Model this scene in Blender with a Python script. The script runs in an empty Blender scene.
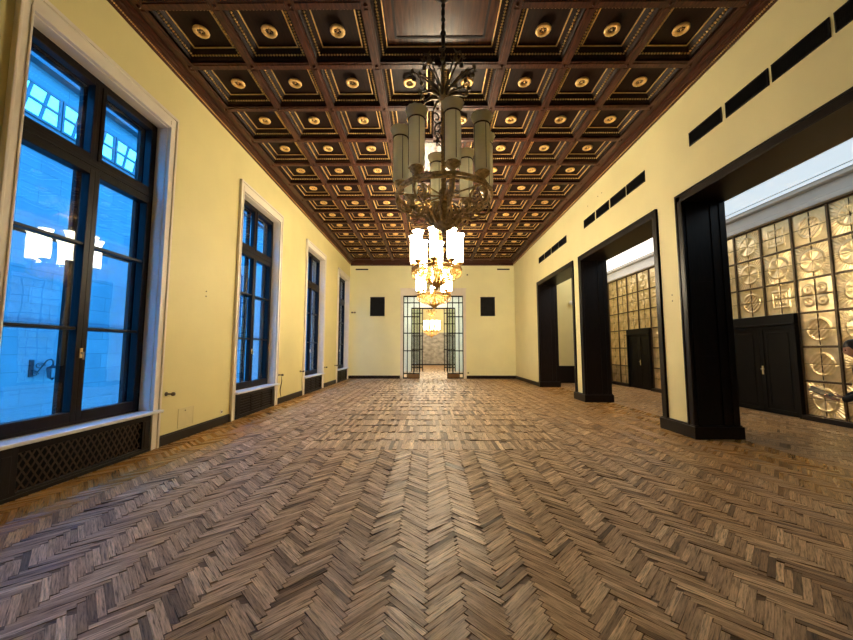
import bpy, bmesh, math, random
from mathutils import Vector, Matrix
random.seed(7)
S = bpy.context.scene
COL = S.collection
PI = math.pi

# ------------------------------------------------------------------ camera
F, PITCH, YAW, ROLL, EYE = 350.445, 0.0840, 0.0061, 0.0004, 1.625
cp, sp, cy_, sy_ = math.cos(PITCH), math.sin(PITCH), math.cos(YAW), math.sin(YAW)
fw = Vector((-sy_*cp, cy_*cp, sp)); rt = Vector((cy_, sy_, 0)); up = rt.cross(fw)
c_, s_ = math.cos(ROLL), math.sin(ROLL)
rt, up = rt*c_ + up*s_, up*c_ - rt*s_
cam = bpy.data.cameras.new('camera'); co = bpy.data.objects.new('camera', cam); COL.objects.link(co)
cam.sensor_fit = 'HORIZONTAL'; cam.sensor_width = 36.0; cam.lens = 36.0*F/853.0; cam.clip_end = 300; cam.clip_start = .05
M = Matrix.Identity(4)
for i in range(3):
    M[i][0] = rt[i]; M[i][1] = up[i]; M[i][2] = -fw[i]
M[2][3] = EYE
co.matrix_world = M
S.camera = co

# ------------------------------------------------------------------ world, exposure
W = bpy.data.worlds.new('dusk_sky'); S.world = W; W.use_nodes = True
nt = W.node_tree; bg = nt.nodes['Background']
tc = nt.nodes.new('ShaderNodeTexCoord'); sx = nt.nodes.new('ShaderNodeSeparateXYZ'); rp = nt.nodes.new('ShaderNodeValToRGB')
nt.links.new(tc.outputs['Generated'], sx.inputs[0]); nt.links.new(sx.outputs['Z'], rp.inputs[0]); nt.links.new(rp.outputs[0], bg.inputs[0])
rp.color_ramp.elements[0].position = 0.0; rp.color_ramp.elements[0].color = (0.05, 0.42, 1.0, 1)
rp.color_ramp.elements[1].position = 0.8; rp.color_ramp.elements[1].color = (0.02, 0.30, 1.0, 1)
bg.inputs[1].default_value = 8.5
S.view_settings.view_transform = 'Standard'; S.view_settings.look = 'None'; S.view_settings.gamma = 1.0
S.view_settings.use_curve_mapping = False
S.view_settings.exposure = 1.1
LAMP_POWER = 22.5          # glowing glass tubes of the lit chandeliers
GALLERY_FAR = 1.0  # stronger glow given to the far half to light the gallery end
GALLERY_GLOW = 0.38         # luminous ceiling of the side gallery
WARM = (1.0, 0.85, 0.60)

# ------------------------------------------------------------------ materials
def mat(name, col, rough=.5, metal=0.0, var=.12, scale=6.0, bump=0.0, bscale=40.0, coat=0.0, stretch=None, emis=None, spec=None, dark=None):
    m = bpy.data.materials.new(name); m.use_nodes = True; t = m.node_tree; p = t.nodes['Principled BSDF']
    tcn = t.nodes.new('ShaderNodeTexCoord'); mp = t.nodes.new('ShaderNodeMapping')
    t.links.new(tcn.outputs['Object'], mp.inputs[0])
    if stretch: mp.inputs['Scale'].default_value = stretch
    n = t.nodes.new('ShaderNodeTexNoise'); n.inputs['Scale'].default_value = scale; n.inputs['Detail'].default_value = 5
    t.links.new(mp.outputs[0], n.inputs[0])
    r = t.nodes.new('ShaderNodeValToRGB'); t.links.new(n.outputs[0], r.inputs[0])
    lo = dark if dark else tuple(c*(1-var) for c in col)
    hi = tuple(min(1, c*(1+var)) for c in col)
    r.color_ramp.elements[0].position = .3; r.color_ramp.elements[0].color = (*lo, 1)
    r.color_ramp.elements[1].position = .7; r.color_ramp.elements[1].color = (*hi, 1)
    t.links.new(r.outputs[0], p.inputs['Base Color'])
    p.inputs['Roughness'].default_value = rough; p.inputs['Metallic'].default_value = metal
    p.inputs['Coat Weight'].default_value = coat; p.inputs['Coat Roughness'].default_value = .15
    if spec is not None: p.inputs['Specular IOR Level'].default_value = spec
    if bump:
        n2 = t.nodes.new('ShaderNodeTexNoise'); n2.inputs['Scale'].default_value = bscale; n2.inputs['Detail'].default_value = 4
        t.links.new(mp.outputs[0], n2.inputs[0])
        b = t.nodes.new('ShaderNodeBump'); b.inputs['Strength'].default_value = bump; b.inputs['Distance'].default_value = .01
        t.links.new(n2.outputs[0], b.inputs['Height']); t.links.new(b.outputs[0], p.inputs['Normal'])
    if emis:
        p.inputs['Emission Color'].default_value = (*emis[0], 1); p.inputs['Emission Strength'].default_value = emis[1]
    return m

CREAM   = mat('cream_wall_paint', (.80, .70, .33), .6, var=.03, scale=1.2, bump=.05, bscale=30)
CREAM3  = mat('right_wall_cream_paint', (.79, .705, .385), .6, var=.03, scale=1.2, bump=.05, bscale=30)
CREAM2  = mat('light_boosted_cream_wall_paint', (.90, .85, .50), .6, var=.03, scale=1.2, bump=.05, bscale=30)  # same wall cream, brightened so the colour carries extra light on the end wall
WHITE   = mat('white_painted_stone', (.84, .76, .63), .5, var=.04, scale=3)
SILL    = mat('sill_stone', (.72, .70, .68), .35, var=.05, scale=5)
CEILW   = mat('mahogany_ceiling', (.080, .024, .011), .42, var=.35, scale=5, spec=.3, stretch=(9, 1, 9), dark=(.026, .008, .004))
COFFW   = mat('shaded_coffer_mahogany', (.018, .006, .003), .55, var=.35, scale=5, stretch=(9, 1, 9), spec=.18)  # ceiling mahogany darkened, the shade of the recesses put into the colour
PANELW  = mat('glossy_mahogany_panel', (.085, .026, .010), .26, var=.5, scale=3, coat=.05, spec=.4, stretch=(8, .8, 1), bump=.35, bscale=2.5)
GOLD    = mat('gilding', (.80, .52, .19), .42, metal=.35, var=.2, scale=30)
DARKW   = mat('black_stained_oak', (.009, .0055, .0045), .36, var=.35, scale=4, stretch=(8, 8, 1), spec=.28)
FRAMEW  = mat('dark_brown_window_wood', (.007, .004, .003), .42, var=.35, scale=6, stretch=(6, 6, 1), spec=.16)
DOORM   = mat('black_door_paint', (.0045, .0035, .003), .5, var=.2, scale=4, spec=.15)
FOYERW  = mat('foyer_wall_paint', (.82, .76, .60), .6, var=.03)
BASEW   = mat('baseboard_wood', (.014, .008, .006), .4, var=.3, scale=5, spec=.3)
BRONZE  = mat('dull_bronze', (.55, .40, .19), .40, metal=.7, var=.35, scale=25, dark=(.24, .16, .07))
GILT    = mat('lit_look_gilt_bronze', (.45, .27, .075), .42, metal=.9, var=.3, scale=25)
IRON    = mat('dark_wrought_iron', (.045, .030, .022), .42, metal=.7, var=.3, scale=20)
BLACKM  = mat('black_metal', (.008, .007, .008), .5, metal=.1, spec=.2, var=.2)
VENTM   = mat('vent_black', (.006, .006, .008), .6, var=.2, spec=.2)
GLASSOFF= mat('ribbed_opal_glass_unlit', (.92, .90, .76), .28, var=.05, scale=8, coat=.3)
def opal(m):
    t = m.node_tree; p = t.nodes['Principled BSDF']; o = t.nodes['Material Output']
    tr = t.nodes.new('ShaderNodeBsdfTranslucent'); tr.inputs[0].default_value = (.92, .90, .74, 1); mx = t.nodes.new('ShaderNodeMixShader'); mx.inputs[0].default_value = .72
    t.links.new(p.outputs[0], mx.inputs[1]); t.links.new(tr.outputs[0], mx.inputs[2]); t.links.new(mx.outputs[0], o.inputs[0])
opal(GLASSOFF)
GLASSON = mat('ribbed_opal_glass_lit', (.9, .85, .7), .4, var=.02, emis=(WARM, LAMP_POWER))
PLASTER = mat('white_plaster', (.75, .76, .78), .6, var=.03, scale=2)
GREYPL  = mat('grey_cornice_plaster', (.66, .63, .59), .6, var=.05, scale=2)
GOLDP   = mat('embossed_gold_glass', (.76, .60, .36), .28, metal=.75, var=.18, scale=4, bump=.3, bscale=14, dark=(.60, .45, .22))
LATT    = mat('dark_bronze_lattice', (.09, .055, .025), .4, metal=.5, var=.3)
BRASS   = mat('brass', (.75, .62, .35), .3, metal=.9, var=.1)
MARBLE  = mat('grey_veined_marble', (.42, .40, .36), .35, var=.35, scale=2.2, stretch=(1, 1, 1.6), dark=(.20, .19, .17))
STONE   = mat('courtyard_limestone', (.085, .095, .093), .8, var=.10, scale=1.2)
STONED  = mat('courtyard_stone_dark', (.05, .052, .058), .8, var=.12, scale=1.2)
def courses(m):
    t = m.node_tree; p = t.nodes['Principled BSDF']; src = p.inputs['Base Color'].links[0].from_socket
    tc = t.nodes.new('ShaderNodeTexCoord'); sp = t.nodes.new('ShaderNodeSeparateXYZ'); cb = t.nodes.new('ShaderNodeCombineXYZ'); bt = t.nodes.new('ShaderNodeTexBrick')
    t.links.new(tc.outputs['Object'], sp.inputs[0]); t.links.new(sp.outputs['Y'], cb.inputs[0]); t.links.new(sp.outputs['Z'], cb.inputs[1]); t.links.new(cb.outputs[0], bt.inputs['Vector'])
    bt.inputs['Scale'].default_value = 1; bt.inputs['Brick Width'].default_value = 1.5; bt.inputs['Row Height'].default_value = .62; bt.inputs['Mortar Size'].default_value = .012
    bt.inputs['Color1'].default_value = (1, 1, 1, 1); bt.inputs['Color2'].default_value = (.78, .80, .84, 1); bt.inputs['Mortar'].default_value = (.5, .5, .52, 1)
    mx = t.nodes.new('ShaderNodeMix'); mx.data_type = 'RGBA'; mx.blend_type = 'MULTIPLY'; mx.inputs['Factor'].default_value = 1
    t.links.new(src, mx.inputs['A']); t.links.new(bt.outputs['Color'], mx.inputs['B']); t.links.new(mx.outputs['Result'], p.inputs['Base Color'])
courses(STONE)
LITWIN  = mat('lit_window_with_reflections', (.5, .6, .6), .4, emis=((.12, .75, .85), 1.0))
DARKGL  = mat('unlit_courtyard_window', (.05, .07, .10), .15)
GALL    = mat('luminous_ceiling_panel', (.8, .85, .9), .5, var=.01, emis=((.68, .86, 1.0), GALLERY_GLOW))
FOYERL  = mat('foyer_luminous_panel', (.9, .9, .8), .5, var=.01, emis=((1, .96, .85), 4.0))
LAMPGL  = mat('lantern_glass', (.03, .035, .04), .4)
SKIN    = mat('skin', (.55, .30, .21), .5, var=.06, scale=10)
HAIR    = mat('dark_hair', (.018, .011, .008), .45, var=.3, scale=60, stretch=(4, 4, 1))
CLOTH   = mat('black_wool', (.012, .012, .015), .85, var=.25, scale=30, bump=.2, bscale=120)
TROUS   = mat('dark_trousers', (.018, .018, .024), .85, var=.2, scale=30)
SHOEM   = mat('black_leather', (.012, .011, .010), .35, var=.2)
TABM    = mat('tablet_shell', (.06, .06, .065), .35, var=.1)
PATCH   = mat('hatch_paint', (.76, .66, .34), .55, var=.03)
PLUG    = mat('socket_plastic', (.12, .09, .06), .45, var=.1)

def glass_mat():
    m = bpy.data.materials.new('window_glass'); m.use_nodes = True; t = m.node_tree
    for n in list(t.nodes): t.nodes.remove(n)
    o = t.nodes.new('ShaderNodeOutputMaterial'); mx = t.nodes.new('ShaderNodeMixShader')
    tr = t.nodes.new('ShaderNodeBsdfTransparent'); gl = t.nodes.new('ShaderNodeBsdfGlossy'); fr = t.nodes.new('ShaderNodeLayerWeight'); pw = t.nodes.new('ShaderNodeMath'); pw.operation = 'POWER'; pw.inputs[1].default_value = 5; sc = t.nodes.new('ShaderNodeMath'); sc.operation = 'MULTIPLY_ADD'; sc.inputs[1].default_value = .96; sc.inputs[2].default_value = .04
    nz = t.nodes.new('ShaderNodeTexNoise'); nz.inputs['Scale'].default_value = 1.6; bp = t.nodes.new('ShaderNodeBump'); bp.inputs['Strength'].default_value = .03; bp.inputs['Distance'].default_value = .05
    tc = t.nodes.new('ShaderNodeTexCoord'); t.links.new(tc.outputs['Object'], nz.inputs[0]); t.links.new(nz.outputs[0], bp.inputs['Height'])
    t.links.new(bp.outputs[0], gl.inputs['Normal'])
    t.links.new(fr.outputs['Facing'], pw.inputs[0]); t.links.new(pw.outputs[0], sc.inputs[0]); gl.inputs['Roughness'].default_value = .01; tr.inputs[0].default_value = (.86, .92, .96, 1)
    t.links.new(sc.outputs[0], mx.inputs[0]); t.links.new(tr.outputs[0], mx.inputs[1]); t.links.new(gl.outputs[0], mx.inputs[2])
    t.links.new(mx.outputs[0], o.inputs[0]); return m
GLASS = glass_mat()

def floor_mat():
    m = bpy.data.materials.new('worn_oak_parquet'); m.use_nodes = True; t = m.node_tree; p = t.nodes['Principled BSDF']
    at = t.nodes.new('ShaderNodeAttribute'); at.attribute_name = 'plank'
    sp_ = t.nodes.new('ShaderNodeSeparateColor'); t.links.new(at.outputs['Color'], sp_.inputs[0])
    uv = t.nodes.new('ShaderNodeUVMap'); uv.uv_map = 'grain'
    mp = t.nodes.new('ShaderNodeMapping'); mp.inputs['Scale'].default_value = (6, 85, 1); t.links.new(uv.outputs[0], mp.inputs[0])
    g = t.nodes.new('ShaderNodeTexNoise'); g.inputs['Scale'].default_value = 1.0; g.inputs['Detail'].default_value = 6; g.inputs['Roughness'].default_value = .65
    t.links.new(mp.outputs[0], g.inputs[0])
    tcn = t.nodes.new('ShaderNodeTexCoord'); ns = t.nodes.new('ShaderNodeTexNoise'); ns.inputs['Scale'].default_value = .9; ns.inputs['Detail'].default_value = 4
    t.links.new(tcn.outputs['Object'], ns.inputs[0])
    def ramp(stops):
        r = t.nodes.new('ShaderNodeValToRGB'); e = r.color_ramp.elements
        e[0].position, e[0].color = stops[0][0], (*stops[0][1], 1); e[1].position, e[1].color = stops[-1][0], (*stops[-1][1], 1)
        for s in stops[1:-1]:
            k = e.new(s[0]); k.color = (*s[1], 1)
        return r
    worn = ramp([(0, (.12, .074, .044)), (.3, (.43, .29, .18)), (.65, (.66, .47, .30)), (1, (.88, .68, .46))])
    good = ramp([(0, (.22, .105, .026)), (.5, (.50, .26, .065)), (1, (.68, .39, .12))])
    t.links.new(sp_.outputs[0], worn.inputs[0]); t.links.new(sp_.outputs[0], good.inputs[0])
    mx = t.nodes.new('ShaderNodeMix'); mx.data_type = 'RGBA'
    wa = t.nodes.new('ShaderNodeMath'); wa.operation = 'MULTIPLY_ADD'; wa.inputs[1].default_value = .9; t.links.new(ns.outputs[0], wa.inputs[0])
    wb = t.nodes.new('ShaderNodeMath'); wb.operation = 'SUBTRACT'; wb.inputs[1].default_value = .45; t.links.new(sp_.outputs[1], wb.inputs[0])
    t.links.new(wb.outputs[0], wa.inputs[2]); wa.use_clamp = True
    t.links.new(wa.outputs[0], mx.inputs['Factor']); t.links.new(good.outputs[0], mx.inputs['A']); t.links.new(worn.outputs[0], mx.inputs['B'])
    gr = ramp([(.33, (.16, .14, .125)), (.48, (.82, .80, .78)), (.68, (1.3, 1.27, 1.25))]); t.links.new(g.outputs[0], gr.inputs[0])
    ml = t.nodes.new('ShaderNodeMix'); ml.data_type = 'RGBA'; ml.blend_type = 'MULTIPLY'; ml.inputs['Factor'].default_value = 1
    t.links.new(mx.outputs['Result'], ml.inputs['A']); t.links.new(gr.outputs[0], ml.inputs['B']); t.links.new(ml.outputs['Result'], p.inputs['Base Color'])
    rw = t.nodes.new('ShaderNodeMath'); rw.operation = 'MULTIPLY_ADD'; rw.inputs[1].default_value = .20; rw.inputs[2].default_value = .20; t.links.new(sp_.outputs[1], rw.inputs[0])
    rg = t.nodes.new('ShaderNodeMath'); rg.operation = 'MULTIPLY_ADD'; rg.inputs[1].default_value = .14; t.links.new(rw.outputs[0], rg.inputs[2])
    t.links.new(sp_.outputs[2], rg.inputs[0]); t.links.new(rg.outputs[0], p.inputs['Roughness'])
    tg = t.nodes.new('ShaderNodeTangent'); tg.direction_type = 'UV_MAP'; tg.uv_map = 'grain'; t.links.new(tg.outputs[0], p.inputs['Tangent']); p.inputs['Specular IOR Level'].default_value = .34; p.inputs['Anisotropic'].default_value = .65; p.inputs['Anisotropic Rotation'].default_value = .25
    b = t.nodes.new('ShaderNodeBump'); b.inputs['Strength'].default_value = .7; b.inputs['Distance'].default_value = .006
    t.links.new(g.outputs[0], b.inputs['Height']); t.links.new(b.outputs[0], p.inputs['Normal'])
    return m
FLOORM = floor_mat()
FLOORB = mat('floor_gap_dirt', (.018, .012, .008), .8, var=.2)

# ------------------------------------------------------------------ mesh helpers
class MB:
    def __init__(s): s.v = []; s.f = []; s.m = []; s.sm = []
    def face(s, idx, m=0, sm=False): s.f.append(tuple(idx)); s.m.append(m); s.sm.append(sm)
    def box(s, x0, x1, y0, y1, z0, z1, m=0):
        b = len(s.v)
        for z in (z0, z1):
            for y in (y0, y1):
                for x in (x0, x1): s.v.append((x, y, z))
        for q in ((0,2,3,1),(4,5,7,6),(0,1,5,4),(2,6,7,3),(0,4,6,2),(1,3,7,5)): s.face([b+i for i in q], m)
        return s
    def bar(s, p, q, w, h, m=0, upv=(0,0,1)):
        p, q = Vector(p), Vector(q); d = (q-p).normalized(); u = Vector(upv)
        a = d.cross(u)
        if a.length < 1e-4: a = d.cross(Vector((1,0,0)))
        a.normalize(); n = a.cross(d).normalized(); b = len(s.v)
        for e in (p, q):
            for i, j in ((-1,-1),(1,-1),(1,1),(-1,1)): s.v.append(tuple(e + a*(i*w/2) + n*(j*h/2)))
        for q_ in ((0,3,2,1),(4,5,6,7),(0,1,5,4),(1,2,6,5),(2,3,7,6),(3,0,4,7)): s.face([b+i for i in q_], m)
        return s
    def tube(s, pts, r, n=6, m=0, closed=False):
        pts = [Vector(p) for p in pts]; N = len(pts)
        rr = r if isinstance(r, (list, tuple)) else [r]*N
        b = len(s.v); ref = None
        for i in range(N):
            if closed: d = pts[(i+1) % N] - pts[i-1]
            else: d = pts[min(i+1, N-1)] - pts[max(i-1, 0)]
            d.normalize()
            if ref is None:
                ref = d.cross(Vector((0,0,1)))
                if ref.length < .1: ref = d.cross(Vector((0,1,0)))
            ref = (ref - d*ref.dot(d))
            if ref.length < 1e-5: ref = d.orthogonal()
            ref.normalize(); o = d.cross(ref)
            for k in range(n):
                a = 2*PI*k/n; s.v.append(tuple(pts[i] + (ref*math.cos(a) + o*math.sin(a))*rr[i]))
        for i in range(N if closed else N-1):
            j = (i+1) % N
            for k in range(n):
                l = (k+1) % n; s.face((b+i*n+k, b+i*n+l, b+j*n+l, b+j*n+k), m, True)
        if not closed:
            s.face([b+k for k in range(n)][::-1], m); s.face([b+(N-1)*n+k for k in range(n)], m)
        return s
    def lathe(s, prof, n=16, c=(0,0,0), m=0, ribs=None, sm=True, ax='z'):
        b = len(s.v); P = len(prof)
        for r, z in prof:
            for k in range(n):
                a = 2*PI*k/n; q = r*(ribs(k) if ribs else 1)
                x, y, zz = q*math.cos(a), q*math.sin(a), z
                if ax == 'x': x, y, zz = z, q*math.cos(a), q*math.sin(a)
                if ax == 'y': x, y, zz = q*math.sin(a), z, q*math.cos(a)
                s.v.append((c[0]+x, c[1]+y, c[2]+zz))
        for i in range(P-1):
            for k in range(n):
                l = (k+1) % n; s.face((b+i*n+k, b+i*n+l, b+(i+1)*n+l, b+(i+1)*n+k), m, sm)
        s.face([b+k for k in range(n)][::-1], m); s.face([b+(P-1)*n+k for k in range(n)], m)
        return s
    def ball(s, c, r, n=8, m=0, sq=1.0):
        return s.lathe([(max(1e-4, r*math.sin(PI*i/6)), -r*sq*math.cos(PI*i/6)) for i in range(7)], n, c, m)
    def octa(s, c, r, m=0):
        b = len(s.v); x, y, z = c
        s.v += [(x+r,y,z),(x-r,y,z),(x,y+r,z),(x,y-r,z),(x,y,z+r),(x,y,z-r)]
        for q in ((0,2,4),(2,1,4),(1,3,4),(3,0,4),(2,0,5),(1,2,5),(3,1,5),(0,3,5)): s.face([b+i for i in q], m, True)
        return s
    def mesh(s, name, mats):
        me = bpy.data.meshes.new(name); me.from_pydata(s.v, [], s.f)
        for m in (mats if isinstance(mats, (list, tuple)) else [mats]): me.materials.append(m)
        me.polygons.foreach_set('material_index', s.m); me.polygons.foreach_set('use_smooth', s.sm); me.update()
        return me
    def build(s, name, mats, parent=None, bevel=0, loc=None):
        return link(name, s.mesh(name, mats), parent, bevel, loc)

def link(name, me, parent=None, bevel=0, loc=None):
    o = bpy.data.objects.new(name, me); COL.objects.link(o)
    if parent: o.parent = parent
    if loc: o.location = loc
    if bevel:
        b = o.modifiers.new('bevel', 'BEVEL'); b.width = bevel; b.segments = 2; b.limit_method = 'ANGLE'
    return o
def tag(o, label=None, cat=None, group=None, kind=None):
    if label: o['label'] = label
    if cat: o['category'] = cat
    if group: o['group'] = group
    if kind: o['kind'] = kind
    return o
def struct(o, label=None): o['kind'] = 'structure'; return tag(o, label)
def empty(name, loc, rz=0):
    o = bpy.data.objects.new(name, None); COL.objects.link(o); o.location = loc; o.rotation_euler[2] = rz; o.empty_display_size = .1
    return o
def copy_tree(o, parent=None):
    c = o.copy(); COL.objects.link(c); c.parent = parent
    for ch in list(o.children): copy_tree(ch, c)
    return c

# ------------------------------------------------------------------ dimensions
XL, XR, XR2, XG = -4.52, 4.906, 5.68, 8.9
YF, YB = -2.6, 19.85
ZC = EYE + 5.0             # underside of the ceiling beams
CX, CW, CY0, CP = .1865, 1.1056, 4.689, 1.107
WY = [3.50 + 4.55*i for i in range(-1, 4)]          # window bays along the left wall (outer casing edge)
OPEN = [(2.94, 6.60), (7.46, 11.10), (11.83, 15.49)]  # clear openings to the gallery
OZ = 4.49
GY1 = 17.40                # end of gallery
DX0, DX1, DZ = -1.45, 1.97, 4.70   # doorway in the back wall

# ------------------------------------------------------------------ floor: real planks
def clip(poly, x0, x1, y0, y1):
    for ax, lim, sg in ((0, x0, 1), (0, x1, -1), (1, y0, 1), (1, y1, -1)):
        out = []
        for i in range(len(poly)):
            a, b = poly[i-1], poly[i]
            da, db = sg*(a[ax]-lim), sg*(b[ax]-lim)
            if (da >= 0) != (db >= 0):
                t = da/(da-db); out.append((a[0]+(b[0]-a[0])*t, a[1]+(b[1]-a[1])*t))
            if db >= 0: out.append(b)
        poly = out
        if len(poly) < 3: return None
    return poly
fv, ff, fcol, fuv = [], [], [], []
def wear(x, y):
    if y > YB: return 1
    if x > 5.6: return .45
    edge = 1.05 if y < 7 else max(.35, 1.05-.09*(y-7))
    l = (x - XL - edge + .35)/.45
    r = (XR + .3 - x)/3.0
    b = (YB - y)/1.2
    return max(0, min(1, l, *( [.12+.88*r] if y > 4 else [.35+.65*r] ), .35+.65*b))
def plank(poly, d, rough_seed, x0, x1, y0, y1, lift=1.0):
    cx = sum(p[0] for p in poly)/len(poly); cy = sum(p[1] for p in poly)/len(poly)
    xs = [p[0] for p in poly]; ys = [p[1] for p in poly]
    if max(xs) < x0 or min(xs) > x1 or max(ys) < y0 or min(ys) > y1: return
    if min(xs) < x0 or max(xs) > x1 or min(ys) < y0 or max(ys) > y1:
        poly = clip(poly, x0, x1, y0, y1)
        if not poly: return
    w = wear(cx, cy); k = lift*(.3+.7*w)
    px, py = random.gauss(0, .018)*k, random.gauss(0, .026)*k      # slight cupping tilt of each old board
    dz = random.gauss(0, .0012)*k
    n = len(poly); b = len(fv); ins = .0032
    ccx = sum(p[0] for p in poly)/n; ccy = sum(p[1] for p in poly)/n
    r1, r2 = random.random(), random.random()
    r1 = min(1, max(0, .5+random.gauss(0, .19)))
    if random.random() < .05: r1 *= .3
    for p in poly:
        ex, ey = ccx-p[0], ccy-p[1]; L = math.hypot(ex, ey) or 1
        q = (p[0]+ex/L*ins*1.4, p[1]+ey/L*ins*1.4)
        fv.append((q[0], q[1], dz + (q[0]-ccx)*px + (q[1]-ccy)*py))
    for p in poly: fv.append((p[0], p[1], -.006))
    off = random.random()*50
    def uvof(p): return ((p[0]-ccx)*d[0]+(p[1]-ccy)*d[1]+off, -(p[0]-ccx)*d[1]+(p[1]-ccy)*d[0]+off*1.7)
    ff.append(tuple(b+i for i in range(n))); fcol.append((r1, w, r2)); fuv.extend(uvof(p) for p in poly)
    for i in range(n):
        j = (i+1) % n
        ff.append((b+j, b+i, b+n+i, b+n+j)); fcol.append((r1*.35, w, 1)); fuv.extend(uvof(poly[q]) for q in (j, i, i, j))
PW, PN = .0437, 8
def herring(x0, x1, y0, y1, lift=1.0):
    # unit cells of width PW in axes rotated by 45 degrees
    c = math.sqrt(.5)
    def R(a, b): return ((a-b)*c*PW, (a+b)*c*PW)
    amin = min((x+y)*c for x in (x0, x1) for y in (y0, y1))/PW; amax = max((x+y)*c for x in (x0, x1) for y in (y0, y1))/PW
    bmin = min((y-x)*c for x in (x0, x1) for y in (y0, y1))/PW; bmax = max((y-x)*c for x in (x0, x1) for y in (y0, y1))/PW
    n = PN
    for j in range(int(bmin)-n, int(bmax)+n):
        for i in range(int(amin)-n, int(amax)+n):
            m = (i-j) % (2*n)
            if m == 0: poly = [R(i, j), R(i+n, j), R(i+n, j+1), R(i, j+1)]; d = (c, c)
            elif m == n: poly = [R(i, j-n+1), R(i+1, j-n+1), R(i+1, j+1), R(i, j+1)]; d = (-c, c)
            else: continue
            q = poly[0]
            if q[0] < x0-.6 or q[0] > x1+.6 or q[1] < y0-.6 or q[1] > y1+.6: continue
            plank(poly, d, 0, x0, x1, y0, y1, lift)
RX0, RX1, RY0, RY1 = -2.07, 2.31, 5.80, 17.3
def strip_row(x0, x1, y0, y1, along_y=True, w=.0583, lift=1.0):
    if along_y:
        x = x0
        while x < x1-.004:
            e = min(x+w, x1); plank([(x, y0), (e, y0), (e, y1), (x, y1)], (0, 1), 0, x0, x1, y0, y1, lift); x = e
    else:
        y = y0
        while y < y1-.004:
            e = min(y+w, y1)
            x = x0 - random.random()*.5
            while x < x1:
                a = max(x, x0); b = min(x+.7, x1)
                if b-a > .02: plank([(a, y), (b, y), (b, e), (a, e)], (1, 0), 0, x0, x1, y0, y1, lift)
                x += .7
            y = e
FL, FR = XL+.10, XG
herring(XL+.02, XG, YF, RY0)
herring(XL+.02, RX0, RY0, RY1); herring(RX1, XG, RY0, RY1)
herring(XL+.02, XR+.30, RY1, YB)
# the laid field in the middle: rows of boards running down the room, a cross board between rows
strip_row(RX0, RX1, RY0, RY0+.0583, False)
y = RY0+.0583
while y < RY1-.1:
    e = min(y+.565, RY1)
    strip_row(RX0, RX0+.0583*2, y, e, True); strip_row(RX1-.0583*2, RX1, y, e, True)
    strip_row(RX0+.0583*2, RX1-.0583*2, y, e, True, w=.068)
    y = e
    if y < RY1-.1:
        
        x = RX0
        while x < RX1-.05:
            e2 = min(RX1, x+random.uniform(.5, 1.6))
            if random.random() < .55: strip_row(x, e2, y+.026, y+.05, False, w=.03)
            else: strip_row(x, e2, y+.004, y+.05, False, w=.05)
            x = e2
        y += .05
# rooms beyond the doorway
for i in range(18): strip_row(-1.4, 1.9, YB+.6*i, YB+.6*i+.6, True, w=.11, lift=.4)
me = bpy.data.meshes.new('floor'); nb = len(fv)
BX = [(-4.9, XG+.1, YF, YB), (-6.5, 7.5, YB, 37.2)]
for x0, x1, y0, y1 in BX:
    b = len(fv); fv += [(x0, y0, -.0055), (x1, y0, -.0055), (x1, y1, -.0055), (x0, y1, -.0055), (x0, y0, -.2), (x1, y0, -.2), (x1, y1, -.2), (x0, y1, -.2)]
    for q in ((0,1,2,3),(7,6,5,4),(0,4,5,1),(1,5,6,2),(2,6,7,3),(3,7,4,0)):
        ff.append(tuple(b+i for i in q)); fcol.append((.05, .8, 1) if y1 < 30 else (.55, .3, .5)); fuv.extend([(fv[b+i][0], fv[b+i][1]) for i in q])
me.from_pydata(fv, [], ff); me.materials.append(FLOORM)
at = me.attributes.new('plank', 'FLOAT_COLOR', 'FACE'); at.data.foreach_set('color', [x for c in fcol for x in (*c, 1.0)])
ul = me.uv_layers.new(name='grain'); ul.data.foreach_set('uv', [x for c in fuv for x in c])
struct(link('floor', me), 'worn herringbone oak parquet floor with a framed field of straight boards')

# ------------------------------------------------------------------ walls
b = MB(); WT = -4.96
edges = []
for y0 in WY: edges.append((y0+.14, y0+2.25))
prev = YF
for a, e in edges:
    if a > prev: b.box(WT, XL, prev, a, 0, 6.95)
    b.box(WT, XL, a, e, 5.46, 6.95); b.box(WT, -4.80, a, e, 0, .60)
    prev = e
b.box(WT, XL, prev, YB+.5, 0, 6.95)
struct(b.build('wall_left', CREAM), 'cream painted left wall with tall windows')
b = MB(); prev = YF
for a, e in OPEN:
    b.box(XR, XR2, prev, a-.03, 0, 6.95); b.box(XR, XR2, a-.03, e+.03, OZ+.03, 6.95); prev = e+.03
b.box(XR, XR2, prev, YB+.5, 0, 6.95)
struct(b.build('wall_right', CREAM3), 'cream painted right wall pierced by three tall dark framed openings')
b = MB()
b.box(XL, DX0, YB, YB+.5, 0, 6.95).box(DX1, XR, YB, YB+.5, 0, 6.95).box(DX0, DX1, YB, YB+.5, DZ, 6.95)
struct(b.build('wall_back', CREAM2), 'cream end wall with a tall glazed doorway')
struct(MB().box(WT, XG+.3, YF-.3, YF, 0, 6.95).build('wall_front', CREAM))
struct(MB().box(XG+.03, XG+.33, YF, GY1+.3, 0, 5.6).build('wall_gallery', LATT), 'gallery wall behind the gold panels')
struct(MB().box(XR2, XG, GY1, GY1+.3, 0, 5.6).build('wall_gallery_end', CREAM), 'cream end wall of the gallery')

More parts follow.
